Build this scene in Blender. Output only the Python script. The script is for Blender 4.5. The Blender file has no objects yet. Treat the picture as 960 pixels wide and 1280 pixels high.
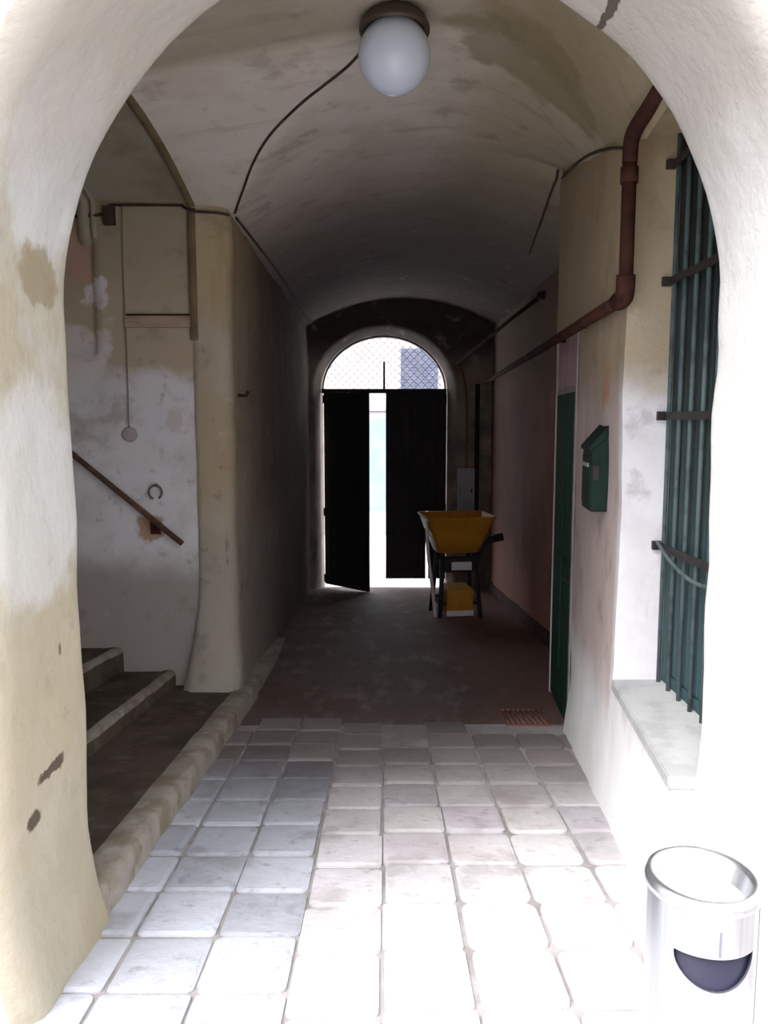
import bpy, bmesh, math, random
from mathutils import Vector, Matrix, noise
random.seed(11)
C = bpy.context.scene.collection
CAM_Z = 1.56            # everything is modelled with the eye at height 0, then lifted by this
SLOPE = 0.115           # the paved floor falls towards the street gate
def floor_z(y): return -1.56 - SLOPE * y
def wall_r(y): return 0.793 + 0.0956 * y          # near right wall face
def wall_l(y): return -1.2 - 0.03 * (y - 6.4)     # left wall of the passage
def wall_p(y): return 1.94 + 0.03 * (y - 9.6)     # set-back pink wall

# ------------------------------------------------------------------ colours / materials
def lin(c): return c / 12.92 if c <= 0.04045 else ((c + 0.055) / 1.055) ** 2.4
def rgb(r, g, b): return (lin(r / 255), lin(g / 255), lin(b / 255), 1)

def base_mat(name):
    m = bpy.data.materials.new(name); m.use_nodes = True
    nt = m.node_tree; b = nt.nodes['Principled BSDF']
    return m, nt, b

def layered(name, col, layers=(), rough=0.9, bump=0.25, bscale=22, bdist=0.02, metal=0.0, spec=0.25, attr=None, mul=1.0):
    """Plain coat of colour followed by layers of stain, peel, paint and painted shade placed in the object's own space."""
    m, nt, b = base_mat(name); N = nt.nodes; L = nt.links
    tc = N.new('ShaderNodeTexCoord'); co = tc.outputs['Object']
    def nz(scale, seed=0, detail=6, rough=0.62, dist=0.0):
        mp = N.new('ShaderNodeMapping'); mp.inputs['Location'].default_value = (seed * 3.7, seed * 5.1, seed * 1.9)
        if isinstance(scale, tuple): mp.inputs['Scale'].default_value = scale; s = 1
        else: s = scale
        L.new(co, mp.inputs['Vector'])
        n = N.new('ShaderNodeTexNoise'); n.inputs['Scale'].default_value = s
        n.inputs['Detail'].default_value = detail; n.inputs['Roughness'].default_value = rough
        n.inputs['Distortion'].default_value = dist
        L.new(mp.outputs[0], n.inputs['Vector']); return n
    def maprange(sock, lo, hi, a=0.0, bb=1.0, smooth=True):
        r = N.new('ShaderNodeMapRange'); r.inputs[1].default_value = lo; r.inputs[2].default_value = hi
        r.inputs[3].default_value = a; r.inputs[4].default_value = bb
        if smooth: r.interpolation_type = 'SMOOTHSTEP'
        L.new(sock, r.inputs[0]); return r.outputs[0]
    def math_(op, a, bb):
        k = N.new('ShaderNodeMath'); k.operation = op
        for i, v in enumerate((a, bb)):
            if isinstance(v, (int, float)): k.inputs[i].default_value = v
            else: L.new(v, k.inputs[i])
        return k.outputs[0]
    sep = N.new('ShaderNodeSeparateXYZ'); L.new(co, sep.inputs[0])
    cur = N.new('ShaderNodeRGB'); cur.outputs[0].default_value = col; cur = cur.outputs[0]
    for ly in layers:
        c, kind = ly[0], ly[1]
        if kind == 'noise':       # scale, lo, hi, strength, seed
            sc, lo, hi, st, sd = ly[2:]
            f = maprange(nz(sc, sd).outputs['Fac'], lo, hi, 0, st)
        elif kind in ('x', 'y', 'z'):   # lo, hi, jitter, strength, jitter scale, seed
            lo, hi, jit, st, js, sd = ly[2:]
            n = nz(js, sd).outputs['Fac']
            v = math_('ADD', sep.outputs['XYZ'.index(kind.upper())], math_('MULTIPLY', math_('SUBTRACT', n, 0.5), jit * 2))
            f = maprange(v, lo, hi, 0, st)
        elif kind == 'spot':      # centre, radius, jitter, strength, jitter scale, axis scaling
            ctr, rad, jit, st, js, ax = ly[2:]
            n = nz(js, ctr[0] + ctr[1]).outputs['Color']
            vs = N.new('ShaderNodeVectorMath'); vs.operation = 'SUBTRACT'; L.new(n, vs.inputs[0]); vs.inputs[1].default_value = (.5, .5, .5)
            vm = N.new('ShaderNodeVectorMath'); vm.operation = 'SCALE'; L.new(vs.outputs[0], vm.inputs[0]); vm.inputs['Scale'].default_value = jit * 2
            va = N.new('ShaderNodeVectorMath'); va.operation = 'ADD'; L.new(co, va.inputs[0]); L.new(vm.outputs[0], va.inputs[1])
            vd = N.new('ShaderNodeVectorMath'); vd.operation = 'SUBTRACT'; L.new(va.outputs[0], vd.inputs[0]); vd.inputs[1].default_value = ctr
            vx = N.new('ShaderNodeVectorMath'); vx.operation = 'MULTIPLY'; L.new(vd.outputs[0], vx.inputs[0]); vx.inputs[1].default_value = ax
            vl = N.new('ShaderNodeVectorMath'); vl.operation = 'LENGTH'; L.new(vx.outputs[0], vl.inputs[0])
            f = maprange(vl.outputs['Value'], rad, rad * 0.72, 0, st)
        mx = N.new('ShaderNodeMix'); mx.data_type = 'RGBA'
        L.new(f, mx.inputs[0]); L.new(cur, mx.inputs[6]); mx.inputs[7].default_value = c
        cur = mx.outputs[2]
    if attr:
        a = N.new('ShaderNodeAttribute'); a.attribute_name = attr
        mx = N.new('ShaderNodeMix'); mx.data_type = 'RGBA'; mx.blend_type = 'MULTIPLY'; mx.inputs[0].default_value = 1
        L.new(cur, mx.inputs[6]); L.new(a.outputs['Color'], mx.inputs[7]); cur = mx.outputs[2]
    if mul != 1.0:
        mx = N.new('ShaderNodeMix'); mx.data_type = 'RGBA'; mx.blend_type = 'MULTIPLY'; mx.inputs[0].default_value = 1
        L.new(cur, mx.inputs[6]); mx.inputs[7].default_value = (mul, mul, mul, 1); cur = mx.outputs[2]
    L.new(cur, b.inputs['Base Color'])
    b.inputs['Roughness'].default_value = rough; b.inputs['Metallic'].default_value = metal
    b.inputs['Specular IOR Level'].default_value = spec
    if bump:
        n1 = nz(bscale, 4, 8, 0.65); bp = N.new('ShaderNodeBump'); bp.inputs['Strength'].default_value = bump
        bp.inputs['Distance'].default_value = bdist
        L.new(n1.outputs['Fac'], bp.inputs['Height']); L.new(bp.outputs[0], b.inputs['Normal'])
    return m

W = lambda *a: rgb(*a)
M = {}
M['arch'] = layered('worn_limewash', W(194, 188, 172), [
    (W(176, 162, 134), 'noise', 1.6, .42, .62, .75, 1),
    (W(204, 204, 198), 'noise', 2.3, .50, .68, .8, 2),
    (W(190, 178, 150), 'x', -.6, -1.0, .25, .4, 2.0, 3),
    (W(186, 172, 142), 'z', .0, -.9, .5, .5, 1.5, 7),
    (W(150, 136, 112), 'noise', 5.5, .56, .72, .4, 14),
        (W(186, 176, 164), 'z', .62, .95, .25, .55, 3.0, 9),
    (W(206, 186, 170), 'noise', 3.2, .56, .70, .3, 5),
    (W(226, 226, 226), 'spot', (-1.1, 2.55, -.25), .42, .2, .6, 5, (1, 1, 1)),
    (W(226, 228, 230), 'spot', (-1.1, 2.6, .85), .36, .15, .6, 5, (1, 1, .9)),
    (W(150, 134, 104), 'spot', (-1.1, 2.62, .45), .17, .12, .8, 7, (1, 1, 1.5)),
    (W(138, 112, 80), 'noise', 9.0, .60, .74, .3, 6),
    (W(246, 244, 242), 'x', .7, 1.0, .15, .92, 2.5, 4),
    (W(190, 181, 170), 'z', .55, 1.0, .25, .8, 3.0, 12),
    (W(74, 60, 46), 'spot', (-1.1, 2.52, -1.14), .062, .05, .95, 14, (1, .55, 1.9)),
    (W(74, 60, 46), 'spot', (-1.1, 2.40, -1.26), .045, .04, .95, 14, (1, .8, 1.4)),
    (W(86, 70, 54), 'spot', (-1.1, 2.66, -.78), .02, .02, .8, 20, (1, 1, .7)),
    (W(60, 50, 44), 'spot', (.72, 2.72, 1.30), .075, .02, .9, 12, (5, .42, 1)),
], bump=.5, bscale=9, bdist=.03, mul=.72)
M['facade'] = layered('facade_plaster', W(226, 222, 216), [(W(200, 190, 172), 'noise', 1.2, .4, .7, .6, 1)], bump=.3, bscale=9)
M['vault'] = layered('vault_plaster', W(220, 208, 196), [
    (W(200, 186, 168), 'noise', 1.5, .42, .64, .7, 1),
    (W(226, 216, 208), 'noise', 2.8, .52, .70, .6, 2),
    (W(160, 144, 104), 'x', .25, .9, .35, .65, 1.6, 3),
    (W(112, 100, 60), 'spot', (.85, 4.6, 2.1), .5, .35, .6, 3, (1, 1, .5)),
    (W(128, 112, 78), 'y', 4.72, 4.55, .05, .6, 2, 5),
    (W(128, 118, 112), 'y', 6.0, 9.0, .8, .75, 1.0, 6), (W(66, 58, 56), 'y', 8.0, 12.5, .8, .92, 1.0, 16),  # darkens with depth: the passage's inner shade put into the vault colour
    (W(140, 122, 88), 'noise', (1.2, 6, 2), .54, .7, .35, 8),
    (W(96, 84, 70), 'noise', 8, .62, .76, .4, 7),
    (W(112, 98, 80), 'noise', 3.5, .56, .68, .38, 21), (W(200, 190, 176), 'noise', 5.5, .60, .72, .3, 22),
], bump=.25, bscale=7, bdist=.03)
M['left'] = layered('stained_shaded_plaster', W(168, 156, 142), [
    (W(158, 140, 108), 'noise', 1.7, .40, .6, .7, 1),
    (W(172, 154, 116), 'z', .2, 1.3, .5, .7, 1.2, 2),
    (W(112, 100, 86), 'y', 6.7, 8.6, .5, .8, 1.2, 3), (W(70, 60, 52), 'y', 8.0, 12.0, .5, .85, 1.2, 13),  # shade deep in the passage painted into the wall tone
    (W(150, 128, 84), 'noise', (3, 3, .6), .48, .66, .6, 8),
    (W(152, 144, 134), 'z', -.5, -1.3, .3, .8, 2.0, 4), (W(74, 66, 58), 'y', 7.4, 11.0, .5, .8, 1.2, 15),  # grey lower band, then more painted shade towards the gate
    (W(86, 74, 58), 'noise', 6, .60, .74, .6, 5),
    (W(112, 98, 80), 'noise', 3.5, .56, .68, .38, 21), (W(200, 190, 176), 'noise', 5.5, .60, .72, .3, 22),
    (W(70, 60, 50), 'noise', (14, 14, 3), .64, .74, .5, 9)], bump=.35, bscale=8, bdist=.03)
M['stair'] = layered('peeling_white_plaster', W(206, 202, 206), [
    (W(186, 180, 180), 'noise', 2.2, .44, .66, .8, 1),
    (W(168, 152, 128), 'z', .29, .46, .18, 1, 3.0, 2),
    (W(152, 140, 114), 'z', .7, 1.3, .3, .8, 3.0, 3),
    (W(176, 138, 118), 'spot', (-2.45, 6.4, 1.32), .26, .12, .9, 5, (1, 1, .9)),
    (W(214, 206, 208), 'spot', (-2.28, 6.4, .98), .13, .12, .9, 7, (1, 1, .9)),
    (W(206, 200, 200), 'spot', (-2.45, 6.4, .45), .32, .25, .8, 6, (1, 1, 1)),
    (W(132, 122, 114), 'z', -1.0, -1.35, .18, .85, 2.6, 4),
    (W(160, 120, 90), 'spot', (-1.9, 6.4, -.86), .15, .1, .9, 8, (1, 1, 1.2)),
    (W(176, 158, 148), 'spot', (-1.68, 6.4, .0), .07, .09, .5, 8, (1, 1, .5)),
    (W(128, 112, 104), 'noise', 9, .60, .72, .55, 5),
    (W(112, 98, 80), 'noise', 3.5, .56, .68, .38, 21), (W(200, 190, 176), 'noise', 5.5, .60, .72, .3, 22)], bump=.3, bscale=9, bdist=.03)
M['stairvault'] = layered('stair_vault_plaster', W(150, 142, 124), [
    (W(128, 116, 92), 'noise', 2.2, .42, .66, .8, 1), (W(160, 146, 128), 'noise', 3.8, .54, .7, .6, 2)], bump=.3, bscale=8)
M['rib'] = layered('dark_rib_plaster', W(112, 96, 70), [(W(88, 74, 54), 'noise', 4, .42, .66, .8, 1)], bump=.3)
M['right'] = layered('whitewashed_wall', W(232, 230, 236), [
    (W(214, 210, 214), 'noise', 2.4, .46, .68, .7, 1),
    (W(186, 160, 150), 'y', 3.98, 4.08, .03, .8, 3, 5),
    (W(166, 148, 118), 'z', .02, .32, .2, .95, 3.2, 2),
    (W(150, 132, 98), 'z', .5, 1.4, .4, .7, 2.2, 3),
    (W(180, 130, 100), 'spot', (1.26, 4.4, .16), .12, .1, .8, 7, (1, .7, .8)),
    (W(150, 112, 70), 'noise', (5, 5, 1.2), .56, .72, .4, 6),
    (W(112, 98, 80), 'noise', 3.5, .56, .68, .38, 21), (W(200, 190, 176), 'noise', 5.5, .60, .72, .3, 22),
    (W(244, 244, 246), 'z', -1.25, -1.7, .15, .9, 3, 8)], bump=.3, bscale=8, bdist=.03)
M['pink'] = layered('faded_pink_paint', W(150, 108, 98), [
    (W(128, 94, 84), 'noise', 1.8, .42, .64, .8, 1), (W(92, 66, 60), 'y', 8.5, 12.5, .5, .7, 1, 8),  # the depth layer paints the far end's dimness into the pink
    (W(176, 124, 112), 'z', -1.6, -2.6, .4, .7, 1.6, 2),
    (W(112, 98, 80), 'z', .0, .8, .25, .85, 1.5, 3),
    (W(150, 112, 76), 'noise', 4, .58, .72, .5, 4)], bump=.3, bscale=8)
M['end'] = layered('gate_wall_plaster', W(140, 128, 118), [(W(100, 92, 86), 'noise', 1.6, .42, .66, .8, 1), (W(62, 56, 54), 'z', .9, 1.6, .1, .9, 2, 4),  # head of the gate wall toned down as painted shade
    (W(176, 164, 152), 'noise', 3, .55, .7, .5, 2)], bump=.3)
M['floor'] = layered('paving_stone', W(222, 220, 224), [
    (W(198, 194, 196), 'noise', 2.2, .42, .66, .7, 1),
    (W(222, 222, 228), 'noise', 7, .50, .72, .6, 2),
    (W(140, 132, 130), 'noise', 14, .55, .74, .6, 3),
    (W(168, 162, 160), 'noise', 3.4, .52, .66, .6, 7),
    (W(108, 100, 97), 'y', 3.1, 5.1, .5, .85, 1.5, 4)], rough=.8, bump=.5, bscale=14, bdist=.02, attr='tone')  # stone darker going in: daylight fall-off painted into the colour
M['inner'] = layered('dark_trodden_concrete', W(92, 78, 74), [
    (W(84, 62, 56), 'noise', 1.3, .42, .62, .8, 1),
    (W(122, 108, 102), 'noise', (5, 1.6, 1), .52, .70, .8, 2),
    (W(110, 76, 66), 'x', .5, 1.1, .35, .6, 1.4, 3),
    (W(58, 46, 44), 'noise', (7, 3, 1), .56, .70, .6, 4)], rough=.7, bump=.4, bscale=9, bdist=.03)
M['grout'] = layered('joint_sand', W(156, 151, 151), [(W(126, 120, 118), 'noise', 5, .4, .6, .8, 1), (W(150, 146, 146), 'noise', 3, .5, .7, .7, 2)], bump=.3)
M['yard'] = layered('courtyard_paving', W(206, 204, 206), [(W(182, 180, 182), 'noise', 3, .4, .6, .7, 1)], bump=.2)
M['step'] = layered('step_stone', W(80, 68, 58), [
    (W(58, 47, 38), 'noise', 2.6, .4, .62, .85, 1),
    (W(112, 106, 98), 'noise', 7, .54, .7, .5, 2)], rough=.85, bump=.4, bscale=10, bdist=.02)
M['nosing'] = layered('worn_stone_edge', W(148, 140, 130), [
    (W(116, 102, 82), 'noise', 4, .42, .62, .8, 1), (W(170, 164, 158), 'noise', 6, .54, .7, .7, 2),
    (W(100, 84, 62), 'noise', 9, .6, .74, .6, 3)], rough=.85, bump=.5, bscale=12, bdist=.03)
M['sill'] = layered('grey_sill_stone', W(176, 176, 178), [(W(150, 150, 152), 'noise', 6, .42, .64, .7, 1)], bump=.15)
M['rust'] = layered('rusty_pipe', W(58, 32, 25), [(W(40, 25, 22), 'noise', 6, .42, .62, .9, 1), (W(84, 44, 32), 'noise', 12, .56, .72, .7, 2)], rough=.9, bump=.2, spec=.08)
M['darkpipe'] = layered('dark_painted_pipe', W(44, 36, 32), [(W(60, 44, 34), 'noise', 8, .5, .7, .6, 1)], rough=.95, bump=.1, spec=.02)
M['cable'] = layered('black_cable', W(44, 36, 30), [(W(64, 54, 44), 'noise', 9, .45, .65, .8, 1)], rough=.7, bump=0)
M['cord'] = layered('grey_cord', W(120, 108, 94), [], bump=0)
M['iron'] = layered('wrought_iron', W(40, 36, 36), [(W(64, 52, 46), 'noise', 14, .5, .7, .6, 1)], rough=.6, bump=.2, metal=.3)
M['bars'] = layered('weathered_bar_paint', W(74, 90, 92), [(W(46, 56, 56), 'noise', 9, .45, .65, .8, 1)], rough=.55, bump=.1)
M['shutter'] = layered('dark_green_shutter', W(30, 46, 46), [(W(22, 34, 34), 'noise', (8, 8, 1), .42, .64, .8, 1), (W(44, 74, 80), 'z', -.2, -1.2, .2, .7, 2, 2), (W(14, 17, 18), 'z', .4, .9, .2, .9, 2, 3)], rough=.6, bump=.1)
M['door'] = layered('green_door_paint', W(32, 60, 46), [(W(28, 48, 42), 'noise', (5, 5, 1), .42, .66, .8, 1)], rough=.8, bump=.08, spec=.05)
M['box'] = layered('dark_green_enamel', W(20, 38, 32), [(W(14, 24, 22), 'noise', 7, .45, .65, .7, 1)], rough=.7, bump=0, spec=.1)
M['frame'] = layered('grey_door_frame', W(146, 138, 138), [(W(118, 108, 108), 'noise', 5, .42, .66, .7, 1)], bump=.1)
M['transom'] = layered('pale_pink_panel', W(176, 140, 146), [(W(150, 118, 124), 'noise', 3, .42, .66, .7, 1)], bump=.1)
M['gate'] = layered('dark_gate_wood', W(38, 32, 32), [(W(28, 26, 28), 'noise', (12, 12, 1), .42, .64, .8, 1), (W(52, 40, 36), 'noise', (20, 20, 2), .56, .72, .6, 2)], rough=.7, bump=.2)
M['gateframe'] = layered('dark_gate_frame', W(34, 26, 30), [], rough=.6, bump=.1)
M['grille'] = layered('pale_fanlight_iron', W(190, 184, 190), [], rough=.6, bump=0)
M['globe'] = layered('opal_glass', W(206, 216, 232), [], rough=.25, bump=0, spec=.5)
M['lampmetal'] = layered('brown_lamp_metal', W(70, 62, 50), [], rough=.5, bump=0, metal=.4)
M['yellow'] = layered('chipped_yellow_paint', W(182, 120, 32), [(W(150, 94, 26), 'noise', 4, .45, .68, .8, 1), (W(120, 70, 26), 'noise', 12, .62, .74, .6, 2)], rough=.5, bump=.08)
M['cartframe'] = layered('dark_cart_steel', W(34, 34, 42), [(W(70, 40, 26), 'noise', 9, .54, .7, .5, 1)], rough=.6, bump=.05)
M['rubber'] = layered('black_rubber', W(26, 26, 28), [], rough=.85, bump=0)
M['plate'] = layered('white_plate', W(214, 206, 204), [], rough=.5, bump=0)
M['meter'] = layered('grey_meter_enamel', W(150, 154, 160), [(W(124, 126, 130), 'noise', 4, .45, .66, .7, 1)], rough=.5, bump=0)
M['steel'] = layered('brushed_steel', W(206, 208, 214), [(W(184, 186, 194), 'noise', (60, 60, 1), .4, .6, .6, 1)], rough=.28, bump=0, metal=.95, spec=.5)
M['steeldark'] = layered('steel_seam', W(128, 132, 144), [], rough=.35, bump=0, metal=.6)
M['liner'] = layered('dark_bin_liner', W(28, 28, 48), [(W(40, 44, 84), 'noise', 6, .5, .7, .7, 1)], rough=.6, bump=.1)
M['sand'] = layered('ash_sand', W(222, 220, 220), [(W(190, 188, 188), 'noise', 30, .4, .6, .7, 1)], bump=.2, bscale=60)
M['wood'] = layered('pinkish_batten', W(160, 136, 118), [(W(110, 88, 70), 'noise', (2, 9, 9), .45, .65, .7, 1)], bump=.1)
M['street'] = layered('pale_street_paving', W(232, 232, 234), [(W(214, 212, 212), 'noise', 2, .4, .6, .6, 1)], bump=0)
M['house'] = layered('pale_street_facade', W(206, 200, 196), [(W(196, 180, 186), 'noise', .8, .4, .6, .7, 1)], bump=0)
M['houseshutter'] = layered('blue_grey_shutters', W(96, 102, 122), [(W(78, 82, 104), 'noise', 3, .4, .6, .7, 1)], bump=0)
M['bluedoor'] = layered('pale_blue_door', W(128, 152, 172), [(W(144, 166, 182), 'noise', 2, .4, .6, .7, 1)], bump=0)
M['housestone'] = layered('grey_surround', W(176, 170, 176), [], bump=0)

# ------------------------------------------------------------------ mesh helpers
def link(name, bm, mat, parent=None, smooth=True):
    me = bpy.data.meshes.new(name); bm.normal_update(); bm.to_mesh(me); bm.free()
    if isinstance(mat, (list, tuple)):
        for q in mat: me.materials.append(q)
    else: me.materials.append(mat)
    if smooth: me.polygons.foreach_set('use_smooth', [True] * len(me.polygons))
    o = bpy.data.objects.new(name, me); C.objects.link(o)
    if parent: o.parent = parent
    return o
def empty(name, loc, rz=0.0):
    o = bpy.data.objects.new(name, None); C.objects.link(o); o.location = loc; o.rotation_euler = (0, 0, rz)
    o.empty_display_size = .1
    return o
def tag(o, label, cat, group=None):
    o['label'] = label; o['category'] = cat
    if group: o['group'] = group
    return o
def struct(o): o['kind'] = 'structure'; return o

def box(bm, x0, x1, y0, y1, z0, z1, bev=0.0, mat=None, mi=0):
    v = [bm.verts.new(p) for p in ((x0,y0,z0),(x1,y0,z0),(x1,y1,z0),(x0,y1,z0),(x0,y0,z1),(x1,y0,z1),(x1,y1,z1),(x0,y1,z1))]
    fs = [bm.faces.new([v[i] for i in f]) for f in ((0,3,2,1),(4,5,6,7),(0,1,5,4),(1,2,6,5),(2,3,7,6),(3,0,4,7))]
    for f in fs: f.material_index = mi
    if bev:
        es = list({e for f in fs for e in f.edges})
        bmesh.ops.bevel(bm, geom=es, offset=bev, segments=2, profile=.6, affect='EDGES')
    if mat is not None: bmesh.ops.transform(bm, matrix=mat, verts=[q for q in v if q.is_valid])
    return v
def prism(bm, pts, axis, a, b, bev=0.0):
    """polygon pts (2-D) swept along an axis from a to b"""
    def mk(p, t):
        return {'x': (t, p[0], p[1]), 'y': (p[0], t, p[1]), 'z': (p[0], p[1], t)}[axis]
    va = [bm.verts.new(mk(p, a)) for p in pts]; vb = [bm.verts.new(mk(p, b)) for p in pts]
    n = len(pts); fs = [bm.faces.new(va), bm.faces.new(vb[::-1])]
    for i in range(n): fs.append(bm.faces.new((va[i], vb[i], vb[(i+1) % n], va[(i+1) % n])))
    bmesh.ops.recalc_face_normals(bm, faces=fs)
    if bev: bmesh.ops.bevel(bm, geom=list({e for f in fs for e in f.edges}), offset=bev, segments=2, affect='EDGES')
def tube(bm, pts, r, n=10, caps=True):
    pts = [Vector(p) for p in pts]; rings = []; up = None
    for i, p in enumerate(pts):
        if i == 0: t = pts[1] - p
        elif i == len(pts) - 1: t = p - pts[i-1]
        else: t = (pts[i+1] - p).normalized() + (p - pts[i-1]).normalized()
        t.normalize()
        if up is None: up = Vector((0,0,1)) if abs(t.z) < .9 else Vector((1,0,0))
        s = t.cross(up).normalized(); up = s.cross(t).normalized()
        rr = r[i] if isinstance(r, (list, tuple)) else r
        rings.append([bm.verts.new(p + (s * math.cos(2*math.pi*k/n) + up * math.sin(2*math.pi*k/n)) * rr) for k in range(n)])
    for a, b in zip(rings, rings[1:]):
        for k in range(n): bm.faces.new((a[k], a[(k+1) % n], b[(k+1) % n], b[k]))
    if caps:
        bm.faces.new(rings[0][::-1]); bm.faces.new(rings[-1])
def smooth_path(pts, k=6):
    out = []; P = [Vector(p) for p in pts]
    for i in range(len(P) - 1):
        p0, p1, p2, p3 = P[max(i-1,0)], P[i], P[i+1], P[min(i+2,len(P)-1)]
        for j in range(k):
            t = j / k
            out.append(.5 * ((2*p1) + (p2-p0)*t + (2*p0-5*p1+4*p2-p3)*t*t + (3*p1-p0-3*p2+p3)*t**3))
    out.append(P[-1]); return out
def lathe(bm, prof, ctr=(0,0,0), n=40, close=True):
    rings = []
    for r, z in prof:
        if r < 1e-5: rings.append([bm.verts.new((ctr[0], ctr[1], ctr[2] + z))])
        else: rings.append([bm.verts.new((ctr[0] + r*math.cos(2*math.pi*k/n), ctr[1] + r*math.sin(2*math.pi*k/n), ctr[2] + z)) for k in range(n)])
    for a, b in zip(rings, rings[1:]):
        for k in range(n):
            k2 = (k+1) % n
            if len(a) == 1 and len(b) > 1: bm.faces.new((a[0], b[k2], b[k]))
            elif len(b) == 1 and len(a) > 1: bm.faces.new((a[k], a[k2], b[0]))
            elif len(a) > 1: bm.faces.new((a[k], a[k2], b[k2], b[k]))
    bmesh.ops.recalc_face_normals(bm, faces=bm.faces[:])
def grid(bm, f, us, vs, skip=None, mi=0):
    vv = [[bm.verts.new(f(u, v)) for v in vs] for u in us]; 
    for i in range(len(us) - 1):
        for j in range(len(vs) - 1):
            if skip and skip((us[i]+us[i+1])/2, (vs[j]+vs[j+1])/2): continue
            fc = bm.faces.new((vv[i][j], vv[i+1][j], vv[i+1][j+1], vv[i][j+1])); fc.material_index = mi
    return vv
def lsp(a, b, n): return [a + (b-a) * i / n for i in range(n+1)]
def brk(pts, step):
    out = [pts[0]]
    for a, b in zip(pts, pts[1:]):
        n = max(1, int(math.ceil(abs(b-a)/step))); out += lsp(a, b, n)[1:]
    return out
def wob(x, y, z, s=1.6, a=.012): return (noise.noise(Vector((x*s, y*s, z*s))) + .5*noise.noise(Vector((x*s*3, y*s*3, z*s*3)))) * a

# ------------------------------------------------------------------ the setting
# floor: sloping ground of the passage, jointing sand, and the stone tiles laid on it
bm = bmesh.new()
tone = []
def slab(bm, x0, x1, y0, y1, h, t, mi, inset=.012, rnd=.02):
    pts = []
    for cx, cy, a0 in ((x1-rnd, y1-rnd, 0), (x0+rnd, y1-rnd, 90), (x0+rnd, y0+rnd, 180), (x1-rnd, y0+rnd, 270)):
        for k in range(4):
            a = math.radians(a0 + k*30); pts.append((cx + rnd*math.cos(a), cy + rnd*math.sin(a)))
    mx, my = (x0+x1)/2, (y0+y1)/2
    lo = [bm.verts.new((x, y, floor_z(y) - .03)) for x, y in pts]
    md = [bm.verts.new((x, y, floor_z(y) + h - .004)) for x, y in pts]
    hi = [bm.verts.new((mx + (x-mx)*(1 - inset*2/(x1-x0)), my + (y-my)*(1 - inset*2/(y1-y0)), floor_z(y) + h)) for x, y in pts]
    n = len(pts); fs = [bm.faces.new(hi)]
    for a, b in ((lo, md), (md, hi)):
        for k in range(n): fs.append(bm.faces.new((a[k], a[(k+1)%n], b[(k+1)%n], b[k])))
    for f in fs: f.material_index = mi
    tone.append((len(fs), t))
ys = brk([-12, 16.35], .25); xs = brk([-6, 6], .5)
grid(bm, lambda x, y: (x, y, floor_z(y) - .014 + (wob(x, y, 0, 1.3, .012) if y > 5.5 else 0)), xs, ys)
for f in bm.faces: f.material_index = 1 if f.calc_center_median().y > 5.6 else 2
nb = len(bm.faces)
rowd = .343; cols = [-1.22 + .3035*k for k in range(-1, 9)]
r0 = 2.30 - .343*3
for r in range(-14, 13):
    ya = r0 + r*rowd; yb = ya + rowd
    if ya < -2.5: continue
    for ci, xa in enumerate(cols):
        xb = xa + .3035
        if ya > 2.7:
            if xa < -1.1: xa = -1.085
            if xb > wall_r(ya): xb = wall_r(ya) + .02
        if xb - xa < .07: continue
        lim = 5.25 + .5*noise.noise(Vector((ci*.9, 3, 1))) + (.9 if -1.0 < xa < -.1 else 0)
        if yb > lim + .35: continue
        off = .09 if ci in (1, 2, 3) else (-.03 if ci == 4 else 0)
        jx = lambda: random.uniform(-.006, .006)
        t = random.uniform(.88, 1.0) - (.06 if random.random() < .15 else 0)
        tint = (t, t*random.uniform(.975, .995), t*random.uniform(.98, 1.0))
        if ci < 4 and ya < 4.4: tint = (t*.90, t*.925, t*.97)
        slab(bm, xa + .007 + jx(), xb - .007 + jx(), ya + off + .007 + jx(), yb + off - .007 + jx(), random.uniform(-.006, .004), tint, 0, .02, random.choice((.015, .02, .03) if ci < 6 else (.03, .04, .05)))
cl = bm.loops.layers.color.new('tone')
bm.faces.ensure_lookup_table()
for f in bm.faces[:nb]:
    for l in f.loops: l[cl] = (1, 1, 1, 1)
i = nb
for cnt, t in tone:
    for f in bm.faces[i:i+cnt]:
        for l in f.loops: l[cl] = (*t, 1)
    i += cnt
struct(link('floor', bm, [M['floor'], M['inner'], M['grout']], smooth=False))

# front wall with the arched entrance
bm = bmesh.new()
Y0, Y1 = 2.2, 2.86
XC, HW, ZS, RV = .03, 1.13, .40, 1.135
path = []
for z in lsp(-2.2, ZS, 34): path.append((XC - HW, z))
for a in lsp(180, 0, 48)[1:-1]: path.append((XC + HW*math.cos(math.radians(a)), ZS + RV*math.sin(math.radians(a))))
for z in lsp(ZS, -2.2, 34): path.append((XC + HW, z))
prof = [(.075, Y0), (.03, Y0+.02), (.008, Y0+.05), (0, Y0+.09)] + [(0, y) for y in lsp(Y0+.14, Y1-.06, 9)] + [(0, Y1-.03), (.006, Y1-.012), (.02, Y1)]
def inner(i, j):
    x, z = path[i]; d, y = prof[j]
    nx, nz = (x-XC), max(z-ZS, 0)
    l = math.hypot(nx, nz) or 1; nx /= l; nz /= l
    k = wob(x, y, z, 1.7, .018) if 1 < j < len(prof)-2 else wob(x, y, z, 1.7, .018)
    fl = 0
    if x > 0:
        h = z - floor_z(y)
        fl = -.17 * max(0, 1 - h/.55)**2 if h > -.2 else -.17
    elif z < ZS:
        h = z - floor_z(y); fl = .065 * max(0, 1 - max(h, 0)/.45)**2
    return (x + nx*(d + k) + fl, y, z + nz*(d + k))
vv = [[bm.verts.new(inner(i, j)) for j in range(len(prof))] for i in range(len(path))]
for i in range(len(path)-1):
    for j in range(len(prof)-1): bm.faces.new((vv[i][j], vv[i][j+1], vv[i+1][j+1], vv[i+1][j]))
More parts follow.
